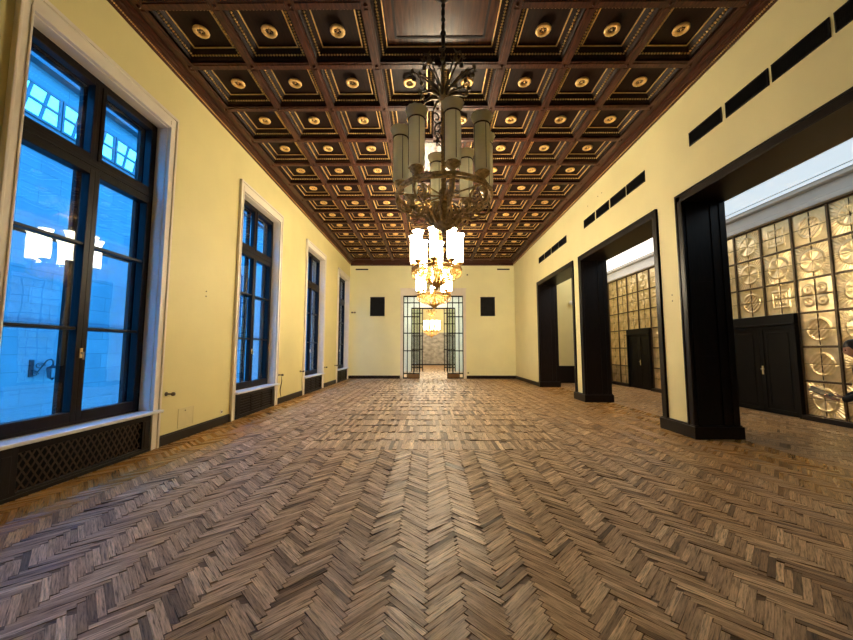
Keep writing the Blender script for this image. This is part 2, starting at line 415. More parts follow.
# baseboards
b = MB(); prev = YF
for y0 in WY:
    b.box(XL, XL+.03, prev, y0, 0, .15).box(XL, XL+.022, prev, y0, .15, .175); prev = y0+2.42
if prev < YB: b.box(XL, XL+.03, prev, YB, 0, .15)
struct(b.build('baseboard_left', BASEW, bevel=.004))
b = MB(); b.box(XL+.03, DX0-.16, YB-.03, YB, 0, .17).box(DX1+.16, XR-.03, YB-.03, YB, 0, .17)
struct(b.build('baseboard_back', BASEW, bevel=.004))
b = MB(); b.box(XR-.03, XR, OPEN[2][1]+.15, YB, 0, .17).box(XR-.03, XR, YF, OPEN[0][0]-.2, 0, .17)
struct(b.build('baseboard_right', BASEW, bevel=.004))

# ------------------------------------------------------------------ ceiling
Z1 = ZC + .19
CHY = [CY0 + 4*CP*i for i in range(3)]
XB = [CX + CW*j for j in range(-4, 5)]
YBm = [CY0 + CP*k for k in range(-6, 14)]
b = MB()
b.box(XL, XR, YF, YB, Z1+.002, Z1+.25)
hw = .075
def big(yc): return any(abs(yc-c) < CP*.99 for c in CHY)
for x in XB:
    if abs(x-CX) > .1: b.box(x-hw, x+hw, YF, YB, ZC, Z1+.01)
    else:
        segs = []; p = YF
        for c in CHY: segs.append((p, c-CP)); p = c+CP
        segs.append((p, YB))
        for a, e in segs: b.box(x-hw, x+hw, a, e, ZC, Z1+.01)
for y in YBm:
    for j in range(8):
        if any(abs(y-c) < .05 for c in CHY) and j in (3, 4): continue
        b.box(XB[j]+hw, XB[j+1]-hw, y-hw, y+hw, ZC, Z1+.01)
        # fine raised fillet along every beam underside
        b.box(XB[j]+hw, XB[j+1]-hw, y-.035, y+.035, ZC-.012, ZC)
for x in XB:
    for i in range(len(YBm)-1):
        if abs(x-CX) < .1 and any(abs((YBm[i]+YBm[i+1])/2-c) < CP for c in CHY): continue
        b.box(x-.035, x+.035, YBm[i]+hw, YBm[i+1]-hw, ZC-.012, ZC)
for x in XB:
    for y in YBm: 
        if not (abs(x-CX) < .1 and any(abs(y-c) < .05 for c in CHY)):
            b.octa((x, y, ZC-.012), .035)
# border and stepped cornice round the room
for sx_, xw in ((1, XL), (-1, XR)):
    xo = XB[0]-hw if sx_ > 0 else XB[-1]+hw
    lo, hi = sorted((xw, xo)); b.box(lo, hi, YF, YB, ZC+.03, Z1+.01)
    for wd, z0 in ((.15, ZC-.03), (.11, ZC-.06), (.07, ZC-.085), (.045, ZC-.115)):
        lo, hi = sorted((xw, xw+sx_*wd)); b.box(lo, hi, YF, YB, z0, ZC+.03)
    yv = 2.0
    while yv < YB: b.octa((xw+sx_*.052, yv, ZC-.095), .017, 1); yv += .036
b.box(XB[0]-hw, XB[-1]+hw, YBm[-1]+hw, YB, ZC+.03, Z1+.01)
for wd, z0 in ((.40, ZC-.0), (.25, ZC-.03), (.11, ZC-.07), (.08, ZC-.12), (.055, ZC-.19)):
    b.box(XL+.05, XR-.05, YB-wd, YB, z0, ZC+.03)
ceil = b.build('ceiling', [CEILW, GOLD]); struct(ceil, 'dark mahogany coffered ceiling with gilded rosettes')

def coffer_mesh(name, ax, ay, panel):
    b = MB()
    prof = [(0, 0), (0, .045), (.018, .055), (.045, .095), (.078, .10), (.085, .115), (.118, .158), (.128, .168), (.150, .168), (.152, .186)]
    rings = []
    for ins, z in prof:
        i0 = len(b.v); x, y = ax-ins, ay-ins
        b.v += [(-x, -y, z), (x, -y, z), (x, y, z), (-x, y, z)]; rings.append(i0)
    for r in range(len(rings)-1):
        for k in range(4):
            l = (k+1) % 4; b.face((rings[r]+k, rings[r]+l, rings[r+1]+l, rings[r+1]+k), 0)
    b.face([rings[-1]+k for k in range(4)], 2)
    # gilded bead row and gilded inner fillet
    ins, z = .064, .088
    x, y = ax-ins, ay-ins; n = int(2*x/.050); ny = int(2*y/.050)
    for i in range(n+1):
        t = -x+2*x*i/n
        b.octa((t, -y, z), .023, 1); b.octa((t, y, z), .023, 1)
    for i in range(1, ny):
        t = -y+2*y*i/ny
        b.octa((-x, t, z), .023, 1); b.octa((x, t, z), .023, 1)
    q = .140; x, y = ax-q, ay-q; w = .009
    b.box(-x-w, x+w, -y-w, -y+w, .157, .170, 1).box(-x-w, x+w, y-w, y+w, .157, .170, 1)
    b.box(-x-w, -x+w, -y+w, y-w, .157, .170, 1).box(x-w, x+w, -y+w, y-w, .157, .170, 1)
    if panel:
        q = .30; x, y = ax-q, ay-q; w = .02
        b.box(-x-w, x+w, -y-w, -y+w, .176, .19, 0).box(-x-w, x+w, y-w, y+w, .176, .19, 0)
        b.box(-x-w, -x+w, -y+w, y-w, .176, .19, 0).box(x-w, x+w, -y+w, y-w, .176, .19, 0)
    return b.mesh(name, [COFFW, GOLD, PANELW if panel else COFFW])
def rosette_mesh():
    b = MB()
    b.lathe([(.05, .187), (.05, .150), (.045, .14)], 16, m=1)
    n = 48
    pts = []
    bidx = len(b.v); nr = 10
    for i in range(n):
        a = 2*PI*i/n; pet = 1+.14*abs(math.cos(6*a))
        for k in range(nr):
            t = 2*PI*k/nr; R = .090 + .031*pet*math.cos(t); z = .128 + .024*math.sin(t)
            b.v.append((R*math.cos(a), R*math.sin(a), z))
    for i in range(n):
        j = (i+1) % n
        for k in range(nr):
            l = (k+1) % nr; b.face((bidx+i*nr+k, bidx+i*nr+l, bidx+j*nr+l, bidx+j*nr+k), 0, True)
    b.ball((0, 0, .135), .022, 10, 0, .8)
    for i in range(6):
        a = 2*PI*i/6; b.ball((.040*math.cos(a), .040*math.sin(a), .142), .010, 6, 0)
    return b.mesh('rosette', [GOLD, COFFW])
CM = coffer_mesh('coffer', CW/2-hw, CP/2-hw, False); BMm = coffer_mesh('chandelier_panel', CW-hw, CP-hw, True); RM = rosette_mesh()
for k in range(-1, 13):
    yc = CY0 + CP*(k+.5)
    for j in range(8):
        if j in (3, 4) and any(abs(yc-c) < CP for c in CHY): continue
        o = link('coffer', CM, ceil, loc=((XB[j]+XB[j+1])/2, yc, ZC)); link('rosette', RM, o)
for c in CHY: tag(link('chandelier_panel', BMm, ceil, loc=(CX, c, ZC)), 'large glossy panel that carries a chandelier')

# ------------------------------------------------------------------ windows
def ring_box(b, x0, x1, y0, y1, z0, z1, w, m=0, wt=None, wb=None):
    wt = wt or w; wb = wb or w
    b.box(x0, x1, y0, y0+w, z0, z1, m).box(x0, x1, y1-w, y1, z0, z1, m)
    b.box(x0, x1, y0+w, y1-w, z0, z0+wb, m).box(x0, x1, y0+w, y1-w, z1-wt, z1, m)
    return b
def window(n, y0, detailed):
    A, B = y0+.14, y0+2.25           # opening
    b = MB()
    # moulded casing: outer fillet, flat, inner bead
    for (o0, o1, dx) in ((0, .035, .065), (.035, .115, .045), (.115, .14, .058)):
        b.box(XL, XL+dx, y0+o0, y0+o1, 0, 5.70-o0)
        b.box(XL, XL+dx, y0+2.42-o1*1.2, y0+2.42-o0*1.2, 0, 5.70-o0)
    for (o0, o1, dx) in ((0, .05, .065), (.05, .19, .045), (.19, .24, .058)):
        b.box(XL, XL+dx+.002, y0+o0*.58, y0+2.42-o0*.7, 5.70-o1, 5.70-o0)
    w = struct(b.build('window_%d' % n, WHITE, bevel=.006), 'tall dark framed window in a pale moulded surround')
    r = MB(); r.box(-4.70, XL, A, A+.012, .63, 5.46).box(-4.70, XL, B-.012, B, .63, 5.46).box(-4.70, XL, A, B, 5.448, 5.46)
    r.build('reveal', WHITE, w)
    # inner fixed frame
    x0, x1 = -4.80, -4.69
    f = MB(); ring_box(f, x0, x1, A, B, .60, 5.46, .075)
    f.box(x0, x1+.015, A+.075, B-.075, 4.12, 4.27); f.box(x0, x1+.03, A+.075, B-.075, 4.16, 4.22)
    f.box(x0, x1, (A+B)/2-.03, (A+B)/2+.03, 4.27, 5.40)
    f.build('window_frame', FRAMEW, w, bevel=.006)
    C = (A+B)/2
    for a, e in ((A+.075, C), (C, B-.075)):
        s = MB(); ring_box(s, x0+.02, x1+.02, a, e, .675, 4.12, .075, wb=.13)
        for z in (1.905, 3.055): s.box(x0+.035, x1+.005, a+.075, e-.075, z-.02, z+.02)
        so = s.build('casement', FRAMEW, w, bevel=.005)
        g = MB(); g.box(-4.745, -4.739, a+.07, e-.07, .80, 4.05); g.build('glass_pane', GLASS, so)
        s = MB(); ring_box(s, x0+.02, x1+.012, a+(.03 if a == C else 0), e-(.03 if e == C else 0), 4.27, 5.385, .06)
        so = s.build('transom_light', FRAMEW, w, bevel=.005)
        g = MB(); g.box(-4.745, -4.739, a+.06, e-.06, 4.32, 5.33); g.build('glass_pane', GLASS, so)
    h = MB(); h.tube([(-4.66, C, 1.58), (-4.63, C, 1.58)], .012, 8); h.tube([(-4.63, C, 1.59), (-4.628, C, 1.49)], .009, 8); h.box(-4.668, -4.66, C-.018, C+.018, 1.51, 1.64)
    tag(h.build('window_handle', BRASS, w), 'brass handle')
    # dark box lining and the outer sash of the double window
    l = MB(); l.box(WT, -4.80, A, A+.03, .6, 5.46).box(WT, -4.80, B-.03, B, .6, 5.46).box(WT, -4.80, A, B, 5.43, 5.46).box(WT, -4.80, A, B, .60, .64)
    l.build('box_lining', FRAMEW, w)
    o = MB(); ring_box(o, -4.93, -4.87, A+.03, B-.03, .64, 5.43, .10); o.box(-4.93, -4.87, A+.13, B-.13, 4.10, 4.28); o.box(-4.93, -4.87, C-.06, C+.06, .7, 5.35)
    for z in (1.905, 3.055): o.box(-4.92, -4.88, A+.12, B-.12, z-.02, z+.02)
    o.build('outer_sash', FRAMEW, w, bevel=.005)
    s = MB(); s.box(-4.72, XL+.13, y0+.10, y0+2.34+.06, .585, .632)
    tag(s.build('window_sill', SILL, w, bevel=.012), 'pale stone sill')
    return w
for i, y0 in enumerate(WY): window([5, 1, 2, 3, 4][i], y0, i == 1)

def radiator(y0, kind, label):
    A, B = y0+.22, y0+2.27
    t = empty('radiator_cover', (XL, (A+B)/2, 0)); tag(t, label, 'radiator cover', 'radiator covers under the windows')
    L = (B-A)/2; H = .58
    f = MB(); f.box(-.20, .03, -L, -L+.20, 0, H).box(-.20, .03, L-.17, L, 0, H)
    f.box(-.03, .03, -L+.20, L-.17, H-.09, H).box(-.03, .03, -L+.20, L-.17, 0, .07)
    f.box(.03, .042, -L, L, 0, .045)
    for s in (-1, 1): f.box(.03, .038, s*(L-.085)-.05, s*(L-.085)+.05, .09, H-.10)
    f.build('cover_frame', DARKW, t, bevel=.005)
    MB().box(-.20, -.06, -L+.17, L-.17, .0, H).build('backing', VENTM, t)
    g = MB(); a, e, z0, z1 = -L+.20, L-.17, .07, H-.09
    if kind == 'lattice':
        sp = .088
        def clipseg(c, sgn):
            pts = []
            for z in (z0, z1):
                y = c + sgn*(z-z0)*.62; pts.append((y, z))
            (ya, za), (yb, zb) = pts
            if ya > yb: (ya, za), (yb, zb) = (yb, zb), (ya, za)
            if yb < a or ya > e: return None
            if ya < a: za += (zb-za)*(a-ya)/(yb-ya); ya = a
            if yb > e: zb = za+(zb-za)*(e-ya)/(yb-ya); yb = e
            return (0, ya, za), (0, yb, zb)
        c = a-.5
        while c < e+.5:
            for sgn in (-1, 1):
                q = clipseg(c, sgn)
                if q: g.bar(q[0], q[1], .016, .010, upv=(1, 0, 0))
            c += sp
        gm = LATTW
    else:
        for i in range(6):
            z = z0+.03+(z1-z0-.03)*i/6
            for (p, q) in ((a, a+(e-a)*.33-.02), (a+(e-a)*.33+.02, a+(e-a)*.67-.02), (a+(e-a)*.67+.02, e)):
                g.box(-.015, .012, p+.02, q-.02, z, z+.035)
        g.box(-.012, .01, a+(e-a)*.33-.02, a+(e-a)*.33+.02, z0, z1).box(-.012, .01, a+(e-a)*.67-.02, a+(e-a)*.67+.02, z0, z1)
        gm = DARKW
    tag(g.build('grille', gm, t), 'diamond lattice grille' if kind == 'lattice' else 'slatted grille')
LATTW = mat('lattice_brown_wood', (.055, .030, .016), .4, var=.3, scale=8)
radiator(WY[1], 'lattice', 'black radiator cover with a diamond lattice grille under the nearest window')
radiator(WY[2], 'slats', 'dark slatted radiator cover under the second window from the front')
radiator(WY[3], 'slats', 'small dark slatted radiator cover under the third window')
radiator(WY[4], 'slats', 'farthest dark radiator cover, under the window next to the end wall')

# ------------------------------------------------------------------ wall fittings
def knob(y, z, label):
    t = empty('curtain_knob', (XL, y, z)); tag(t, label, 'knob', 'curtain tie knobs beside the windows')
    MB().lathe([(.035, 0), (.035, .012), (.016, .02), (.015, .09), (.028, .10), (.034, .12), (.030, .145), (.012, .155)], 14, ax='x').build('knob_body', PLUG, t)
knob(WY[1]+2.59, .86, 'dark wall knob right of the nearest window')
knob(WY[2]+2.57, .86, 'dark wall knob right of the second window, above a thin black cable')
knob(WY[3]-.20, .86, 'dark wall knob left of the third window')
knob(WY[3]+2.60, .86, 'dark wall knob right of the third window')
knob(WY[4]-.20, .86, 'dark wall knob left of the farthest window')
b = MB(); yy = WY[2]+2.75
b.tube([(XL+.012, yy+.05*math.sin(i*.9), .82-.66*i/8) for i in range(9)], [.004+.010*math.sin(PI*i/8) for i in range(9)], 6)
tag(b.build('cable', BLACKM), 'thin black cable running down the wall past the second window', 'cable')
t = empty('access_hatch', (XL, 6.62, .38)); tag(t, 'square painted access hatch low on the left wall beside the nearest window', 'hatch')
b = MB(); ring_box(b, 0, .008, -.21, .21, -.175, .175, .02); b.build('hatch_frame', PATCH, t, bevel=.002)
MB().box(0, .005, -.188, .188, -.153, .153).build('hatch_door', PATCH, t)
b = MB(); b.lathe([(.011, .005), (.011, .012)], 10, (0, -.03, .12), ax='x'); b.build('latch', PLUG, t)
def socket(name, loc, rot, label):
    t = empty(name, loc); t.rotation_euler[2] = rot; tag(t, label, 'socket')
    MB().box(-.04, .04, -.012, 0, -.04, .04).build('face_plate', WHITE if name == 'wall_socket' else PLUG, t, bevel=.004)
    b = MB(); b.lathe([(.022, -.016), (.022, -.010)], 12, ax='y'); b.build('socket_well', PLUG, t)
socket('wall_socket', (XL, 7.75, .27), PI/2, 'small wall socket low on the left wall before the second window')
socket('floor_socket', (2.22, YB, .32), 0, 'dark socket low on the end wall right of the doorway')
socket('conduit_box', (2.22, YB, 5.90), 0, 'small dark box high on the end wall right of the doorway')
def hook(loc, label):
    t = empty('wall_hook', loc); tag(t, label, 'hook')
    b = MB(); b.box(-.12, .12, -.02, 0, -.03, .03); b.build('hook_plate', BRONZE, t, bevel=.004)
    [MB().ball((q, -.06, 0), .05, 8).build('hook_knob', PLUG, t) for q in (-.08, .08)]
hook((-4.27, YB, 3.72), 'twin knobbed wall hook at the left end of the end wall')
def anchor(loc, ax, label, group):
    b = MB(); b.lathe([(.012, 0), (.014, .006), (.006, .012)], 10, ax=ax); o = b.build('wall_anchor', PLUG, loc=loc); tag(o, label, 'wall anchor', group)
anchor((XL, 7.02, 2.80), 'x', 'upper of two wall plugs between the first and second windows', 'wall plugs')
anchor((XL, 7.02, 2.70), 'x', 'lower of two wall plugs between the first and second windows', 'wall plugs')
def ranchor(y, z, label):
    b = MB(); b.lathe([(.006, -.012), (.014, -.006), (.012, 0)], 10, ax='x'); o = b.build('wall_anchor', PLUG, loc=(XR, y, z)); tag(o, label, 'wall anchor', 'wall plugs')
for y, z, lb in ((9.62, 6.05, 'nearest of three wall plugs above the middle opening vents'), (9.85, 6.05, 'middle of three wall plugs above the middle opening vents'), (10.5, 6.03, 'farthest of three wall plugs above the middle opening vents'),
                 (7.02, 2.72, 'upper wall plug on the cream pier between near and middle openings'), (7.02, 2.60, 'lower wall plug on the cream pier between near and middle openings')):
    ranchor(y, z, lb)

# end wall: dark panels and slots
for x0, side in ((-3.33, 'left'), (2.95, 'right')):
    t = empty('wall_panel', (x0+.41, YB, 3.52)); tag(t, 'dark framed square panel on the end wall %s of the doorway' % side, 'wall panel', 'dark panels on the end wall')
    b = MB(); b.box(-.41, -.37, -.05, 0, 0, 1.09).box(.37, .41, -.05, 0, 0, 1.09).box(-.37, .37, -.05, 0, 0, .04).box(-.37, .37, -.05, 0, 1.05, 1.09)
    b.build('panel_frame', DARKW, t, bevel=.004); 
    b = MB(); b.box(-.37, .37, -.025, 0, .04, 1.05)
    for i in range(20): b.box(-.37, .37, -.034, -.025, .06+.049*i, .085+.049*i)
    b.build('louvre', VENTM, t)
for x0, side in ((-4.20, 'left'), (3.93, 'right')):
    t = empty('air_slot', (x0+.36, YB, 6.18)); tag(t, 'narrow dark air slot under the ceiling at the %s of the end wall' % side, 'air slot', 'air slots on the end wall')
    MB().box(-.36, .36, -.012, 0, 0, .075).build('slot_frame', BASEW, t)
    b = MB(); [b.box(-.34+.034*i, -.32+.034*i, -.016, -.012, .012, .063) for i in range(20)]; b.build('slot_louvre', VENTM, t)

# vents above the openings
ordn = ['nearest', 'second', 'third', 'farthest']
first = None
for oi, (ys, where) in enumerate((((3.21, 3.99, 4.77, 5.58), 'nearest'), ((7.67, 8.45, 9.25, 10.06), 'middle'), ((12.21, 12.99, 13.80, 14.60), 'farthest'))):
    for i, y in enumerate(ys):
        if first is None:
            first = empty('air_vent', (XR, y, 5.42))
            b = MB(); b.box(-.015, 0, 0, .73, 0, .022).box(-.015, 0, 0, .73, .238, .26).box(-.015, 0, 0, .02, .022, .238).box(-.015, 0, .71, .73, .022, .238); b.build('vent_frame', BLACKM, first)
            b = MB(); b.box(-.002, 0, .02, .71, .022, .238)
            for k in range(34): b.box(-.010, -.002, .026+.0202*k, .032+.0202*k, .022, .238)
            b.build('vent_grille', VENTM, first); v = first
        else: v = copy_tree(first); v.location = (XR, y, 5.42)
        tag(v, '%s of the four black air vents above the %s opening' % (ordn[i] if i in (0, 3) else ordn[i]+' from the front', where), 'air vent', 'air vents above the openings')

# ------------------------------------------------------------------ dark portals of the right wall
for i, (a, e) in enumerate(OPEN):
    b = MB(); T = .045
    b.box(XR-.03, XR2+.03, a-.03, a-.03+T, 0, OZ+.03).box(XR-.03, XR2+.03, e+.03-T, e+.03, 0, OZ+.03).box(XR-.03, XR2+.03, a-.03, e+.03, OZ-.015, OZ+.03)
    for x0, x1 in ((XR-.035, XR), (XR2, XR2+.035)):
        b.box(x0, x1, a-.14, a, 0, OZ+.14).box(x0, x1, e, e+.14, 0, OZ+.14).box(x0, x1, a-.14, e+.14, OZ, OZ+.14)
        b.box(x0-.015, x1+.015, a-.14, a-.105, 0, OZ+.14).box(x0-.015, x1+.015, e+.105, e+.14, 0, OZ+.14).box(x0-.015, x1+.015, a-.14, e+.14, OZ+.105, OZ+.14)
    # shallow pilaster fields on the jambs
    for yj, s in ((a+.015, 1), (e-.015, -1)):
        for x0, x1 in ((XR+.03, XR+.10), (XR+.50, XR+.55), (XR2-.10, XR2+.0)):
            lo, hi = sorted((yj, yj+s*.018)); b.box(x0, x1, lo, hi, .2, OZ-.02)
        for zz in (1.5, 2.9): 
            lo, hi = sorted((yj, yj+s*.003)); b.box(XR+.1, XR+.50, lo, hi, zz, zz+.012)
    struct(b.build('trim_%d' % (i+1), DARKW, bevel=.005), ['nearest', 'middle', 'farthest'][i] + ' dark oak portal between hall and gallery')
n = 4
for a, e in ((OPEN[0][1], OPEN[1][0]), (OPEN[1][1], OPEN[2][0]), (OPEN[2][1], OPEN[2][1]+.12), (OPEN[0][0]-.12, OPEN[0][0])):
    b = MB(); b.box(XR-.065, XR2+.065, a-.06, e+.06, 0, .22).box(XR-.045, XR2+.045, a-.04, e+.04, .22, .245)
    struct(b.build('trim_%d' % n, DARKW, bevel=.006), 'dark plinth at the foot of a pier'); n += 1

# ------------------------------------------------------------------ gallery
b = MB(); b.box(XR2, XG, YF, GY1, 5.42, 5.7); 
struct(b.build('ceiling_gallery', PLASTER))
b = MB(); b.box(XG-.16, XG, YF, GY1, 4.89, 5.02).box(XG-.10, XG, YF, GY1, 5.02, 5.30).box(XG-.22, XG, YF, GY1, 5.30, 5.42)
struct(b.build('trim_8', GREYPL, bevel=.03), 'grey plaster cornice over the gold panels')
b = MB(); b.box(XR2, XR2+.10, YF, GY1, 5.2, 5.42); struct(b.build('trim_9', GREYPL, bevel=.02))
GALLF = mat('luminous_ceiling_panel_far', (.9, .9, .85), .5, var=.01, emis=((1.0, .98, .92), GALLERY_FAR))
for (x0, x1, lb) in ((6.25, 7.545, 'wide luminous panel on the hall side of the gallery ceiling'), (7.575, 8.44, 'luminous panel along the middle of the gallery ceiling'), (8.47, 8.66, 'narrow luminous strip beside the cornice over the gold panels')):
    for y0, y1, g, far in ((1.2, 11.0, GALL, False), (11.02, 17.2, GALLF, True)):  # ceiling assumed to glow; split added so the far half lights more
        t = empty('ceiling_light', ((x0+x1)/2, (y0+y1)/2, 5.42)); tag(t, lb + (', far half made brighter to light the gallery end' if far else ', near bluish half'), 'ceiling light', 'luminous ceiling of the gallery'); w = (x1-x0)/2; l = (y1-y0)/2
        MB().box(-w, w, -l, l, -.02, 0).build('diffuser', g, t)
        b = MB(); b.box(-w-.012, -w, -l, l, -.026, 0).box(w, w+.012, -l, l, -.026, 0); b.build('light_frame', GREYPL, t)
# doors
DY = [(8.42, 10.42, 'nearer black double door set in the gold panelled gallery wall'), (13.985, 15.575, 'farther black door set in the gold panelled gallery wall')]
for q, (a, e, lb) in enumerate(DY):
    x = XG-.05
    b = MB(); b.box(x-.10, XG, a, e, 2.24, 2.495).box(x-.13, XG, a, e, 2.24, 2.275)
    b.box(x-.10, XG, a, a+.06, 0, 2.24).box(x-.10, XG, e-.06, e, 0, 2.24)
    dr = struct(b.build('door_%d' % (q+1), DOORM, bevel=.005), lb)
    c = (a+e)/2
    for y0, y1 in ((a+.06, c-.003), (c+.003, e-.06)):
        d = MB(); d.box(x-.02, x+.03, y0, y1, .01, 2.24)
        ring_box(d, x-.035, x-.02, y0+.0, y1-.0, .01, 2.24, .11)
        ring_box(d, x-.028, x-.02, y0+.18, y1-.18, .19, 2.06, .03)
        dl = d.build('door_leaf', DOORM, dr, bevel=.004)
        if y0 < c:
            h = MB(); yh = y1-.05
            h.box(x-.045, x-.035, yh-.022, yh+.022, .98, 1.20); h.tube([(x-.045, yh, 1.12), (x-.09, yh, 1.12), (x-.095, yh-.10, 1.12)], .011, 8)
            tag(h.build('door_handle', BRASS, dl), 'brass lever handle')
# base under the gold panels
b = MB(); pv = 2.0
for a, e, _ in DY: b.box(XG-.16, XG, pv, a, 0, .11); pv = e
b.box(XG-.16, XG, pv, GY1, 0, .11); struct(b.build('baseboard_gallery', DARKW, bevel=.006))
b = MB(); b.box(XR2, XG, GY1-.05, GY1, 0, .80).box(XR2, XG, GY1-.07, GY1, .78, .83)
for i in range(5): ring_box_y = b.box(XR2+.1+.56*i, XR2+.55+.56*i, GY1-.062, GY1-.05, .12, .70)
struct(b.build('trim_10', DARKW, bevel=.004), 'dark wainscot on the gallery end wall')
t = empty('wall_lamp', (7.06, GY1, 3.92)); tag(t, 'small grey wall lamp on the cream end wall of the gallery', 'wall lamp')
b = MB(); b.lathe([(.05, 0), (.05, -.03), (.02, -.04), (.02, -.12)], 12, ax='y'); b.build('lamp_arm', BLACKM, t)
b = MB(); b.lathe([(.07, -.10), (.11, -.05), (.12, .02), (.09, .09), (.05, .11)], 14, (0, -.16, 0)); b.build('lamp_shade', GREYPL, t)

# gold panels
def gold_mesh(v):
    N = 44; s = .745; b = MB()
    def h(y, z):
        r = math.hypot(y, z); th = math.atan2(z, y); q = 0
        g = lambda x, w: math.exp(-(x/w)**2)
        if v == 0:
            q = .022*g(r-.21, .022) + (.020*abs(math.cos(4*th))**.7 if .05 < r < .19 else 0) + (.010*math.cos(36*th) if r > .25 else 0)
        elif v == 1:
            c = math.hypot(abs(y)-.14, abs(z)-.14); q = .022*g(c-.09, .022) + .016*g(c, .035) + .008*g(r, .06)
        elif v == 2:
            q = .020*g(r-.22, .02) + .016*g(r-.12, .02) + .014*abs(math.cos(3*th+.5))*(1 if r < .22 else 0)
        elif v == 3:
            q = (.018*abs(math.cos(2*th))**2 if r < .25 else 0) + .016*g(r-.25, .018) + (.010*math.cos(40*th) if r > .28 else 0)
        elif v == 4:
            m = max(abs(y), abs(z)); q = .016*g(m-.20, .02) + .013*g(m-.12, .02) + (.012*abs(math.sin(4*th)) if m < .10 else 0)
        else:
            q = .017*g(r-.24, .02) + .010*math.cos(60*(y+z)) * (1 if r < .22 else 0) + .014*g(r, .05)
        # grooves between the four glass squares
        q -= .012*(g(y, .010)+g(z, .010))
        m = max(abs(y), abs(z)); q *= min(1, max(0, (s/2-m)/.02))
        return q
    for i in range(N+1):
        for j in range(N+1):
            y = -s/2+s*i/N; z = -s/2+s*j/N; b.v.append((-.02-h(y, z), y, z))
    for i in range(N):
        for j in range(N):
            a = i*(N+1)+j; b.face((a, a+1, a+N+2, a+N+1), 0, True)
    c = len(b.v); b.v += [(0, -s/2, -s/2), (0, -s/2, s/2), (0, s/2, s/2), (0, s/2, -s/2)]
    k = [0, N, (N+1)*(N+1)-1, (N+1)*N]
    for i in range(4):
        j = (i+1) % 4; b.face((k[i], c+i, c+j, k[j]), 0)
    b.face((c+3, c+2, c+1, c+0), 0)
    b.box(-.030, -.010, -.004, .004, -s/2+.01, s/2-.01, 1).box(-.030, -.010, -s/2+.01, s/2-.01, -.004, .004, 1)
    return b.mesh('gold_panel', [GOLDP, LATT])
GM = [gold_mesh(v) for v in range(6)]
G = .795; ROWZ = [4.475-G*i for i in range(6)]
latt = MB()
for k in range(-2, 14):
    y = 7.622+G*k
    zs = [(.11, 4.89)]
    if 8.45 < y < 10.40: zs = [(2.495, 4.89)]
    if 14.0 < y < 15.5: zs = [(2.495, 4.89)]
    for z0, z1 in zs: latt.box(XG-.055, XG, y-.025, y+.025, z0, z1)
for i in range(7):
    z = 4.873-G*i; segs = [(6.0, 8.42), (10.42, 13.985), (15.575, GY1)] if z < 2.3 else [(6.0, GY1)]
    for a, e in segs: latt.box(XG-.048, XG, a, e, z-.02, z+.02)
struct(latt.build('trim_11', LATT, bevel=.004), 'dark bronze lattice holding the gold panels')
RN = ['top row', 'second row from the top', 'third row from the top', 'third row from the floor', 'second row from the floor', 'bottom row']
CN = {}
wd = {1: 'first', 2: 'second', 3: 'third', 4: 'fourth', 5: 'fifth'}
for k in range(-2, 13):
    if k < 2: CN[k] = '%s column right of the nearer black door' % wd[2-k]
    elif k == 2: CN[k] = 'right above the nearer black door'
    elif k == 3: CN[k] = 'middle above the nearer black door'
    elif k == 4: CN[k] = 'left above the nearer black door'
    elif k in (9, 10): CN[k] = ('right' if k == 9 else 'left') + ' above the farther black door'
    elif k in (11, 12): CN[k] = ('first' if k == 11 else 'second') + ' column left of the farther black door'
    else: CN[k] = '%s column right of the farther black door' % wd[9-k]
ci = 0
for k in range(-2, 13):
    y = 7.622-G/2+G*k
    if k == -2: pass
    for i, z in enumerate(ROWZ):
        if i >= 3 and k in (2, 3, 4, 9, 10): continue
        o = link('gold_panel', GM[(k*5+i*3+(k*i) % 4+12) % 6], loc=(XG, y+.0, z))
        tag(o, 'embossed gold square, %s, %s' % (RN[i], CN[k]), 'gold panel', 'embossed gold panels on the gallery wall')

# ------------------------------------------------------------------ doorway and rooms beyond
b = MB()
b.box(DX0-.15, DX0, YB-.04, YB, 0, DZ+.40).box(DX1, DX1+.15, YB-.04, YB, 0, DZ+.40).box(DX0, DX1, YB-.04, YB, DZ, DZ+.40)
b.box(DX0-.19, DX1+.19, YB-.07, YB, DZ+.36, DZ+.42)
struct(b.build('trim_12', WHITE, bevel=.008), 'white surround of the end wall doorway')
PX0, PX1 = -.50, 1.05
def glazed(x0, x1, y, inner, lab, kick=True):
    b = MB(); T = .05
    xs = [x0, x1-T] + ([x0+.22] if inner > 0 else [x1-.22-T]) + [(x0+x1)/2+ (.14 if inner > 0 else -.14)-T/2]
    for x in xs: b.box(x, x+T, y-.03, y+.03, 0, DZ)
    for z in (4.26, 3.46, 2.52, 1.52): b.box(x0, x1, y-.028, y+.028, z, z+.06)
    b.box(x0, x1, y-.03, y+.03, DZ-.08, DZ).box(x0, x1, y-.03, y+.03, .24, .30).box(x0, x1, y-.03, y+.03, 0, .06)
    return b
dd = struct(MB().box(DX0, DX1, YB+.05, YB+.11, DZ-.05, DZ).build('door_3', BLACKM), 'tall glazed double door of the end wall, standing open')
for x0, x1, s in ((DX0, PX0, 1), (PX1, DX1, -1)):
    lf = glazed(x0, x1, YB+.08, s, '').build('door_leaf', BLACKM, dd)
    MB().box(x0+.03, x1-.03, YB+.077, YB+.083, .3, DZ-.08).build('glass_pane', GLASS, lf)
    kx0, kx1 = (x0+.24, x1-.04) if s > 0 else (x0+.04, x1-.24)
    tag(MB().box(kx0, kx1, YB+.04, YB+.12, .03, .25).build('kick_plate', mat('kick_bronze', (.20, .11, .045), .4, metal=.5), lf), 'brown kick plate')
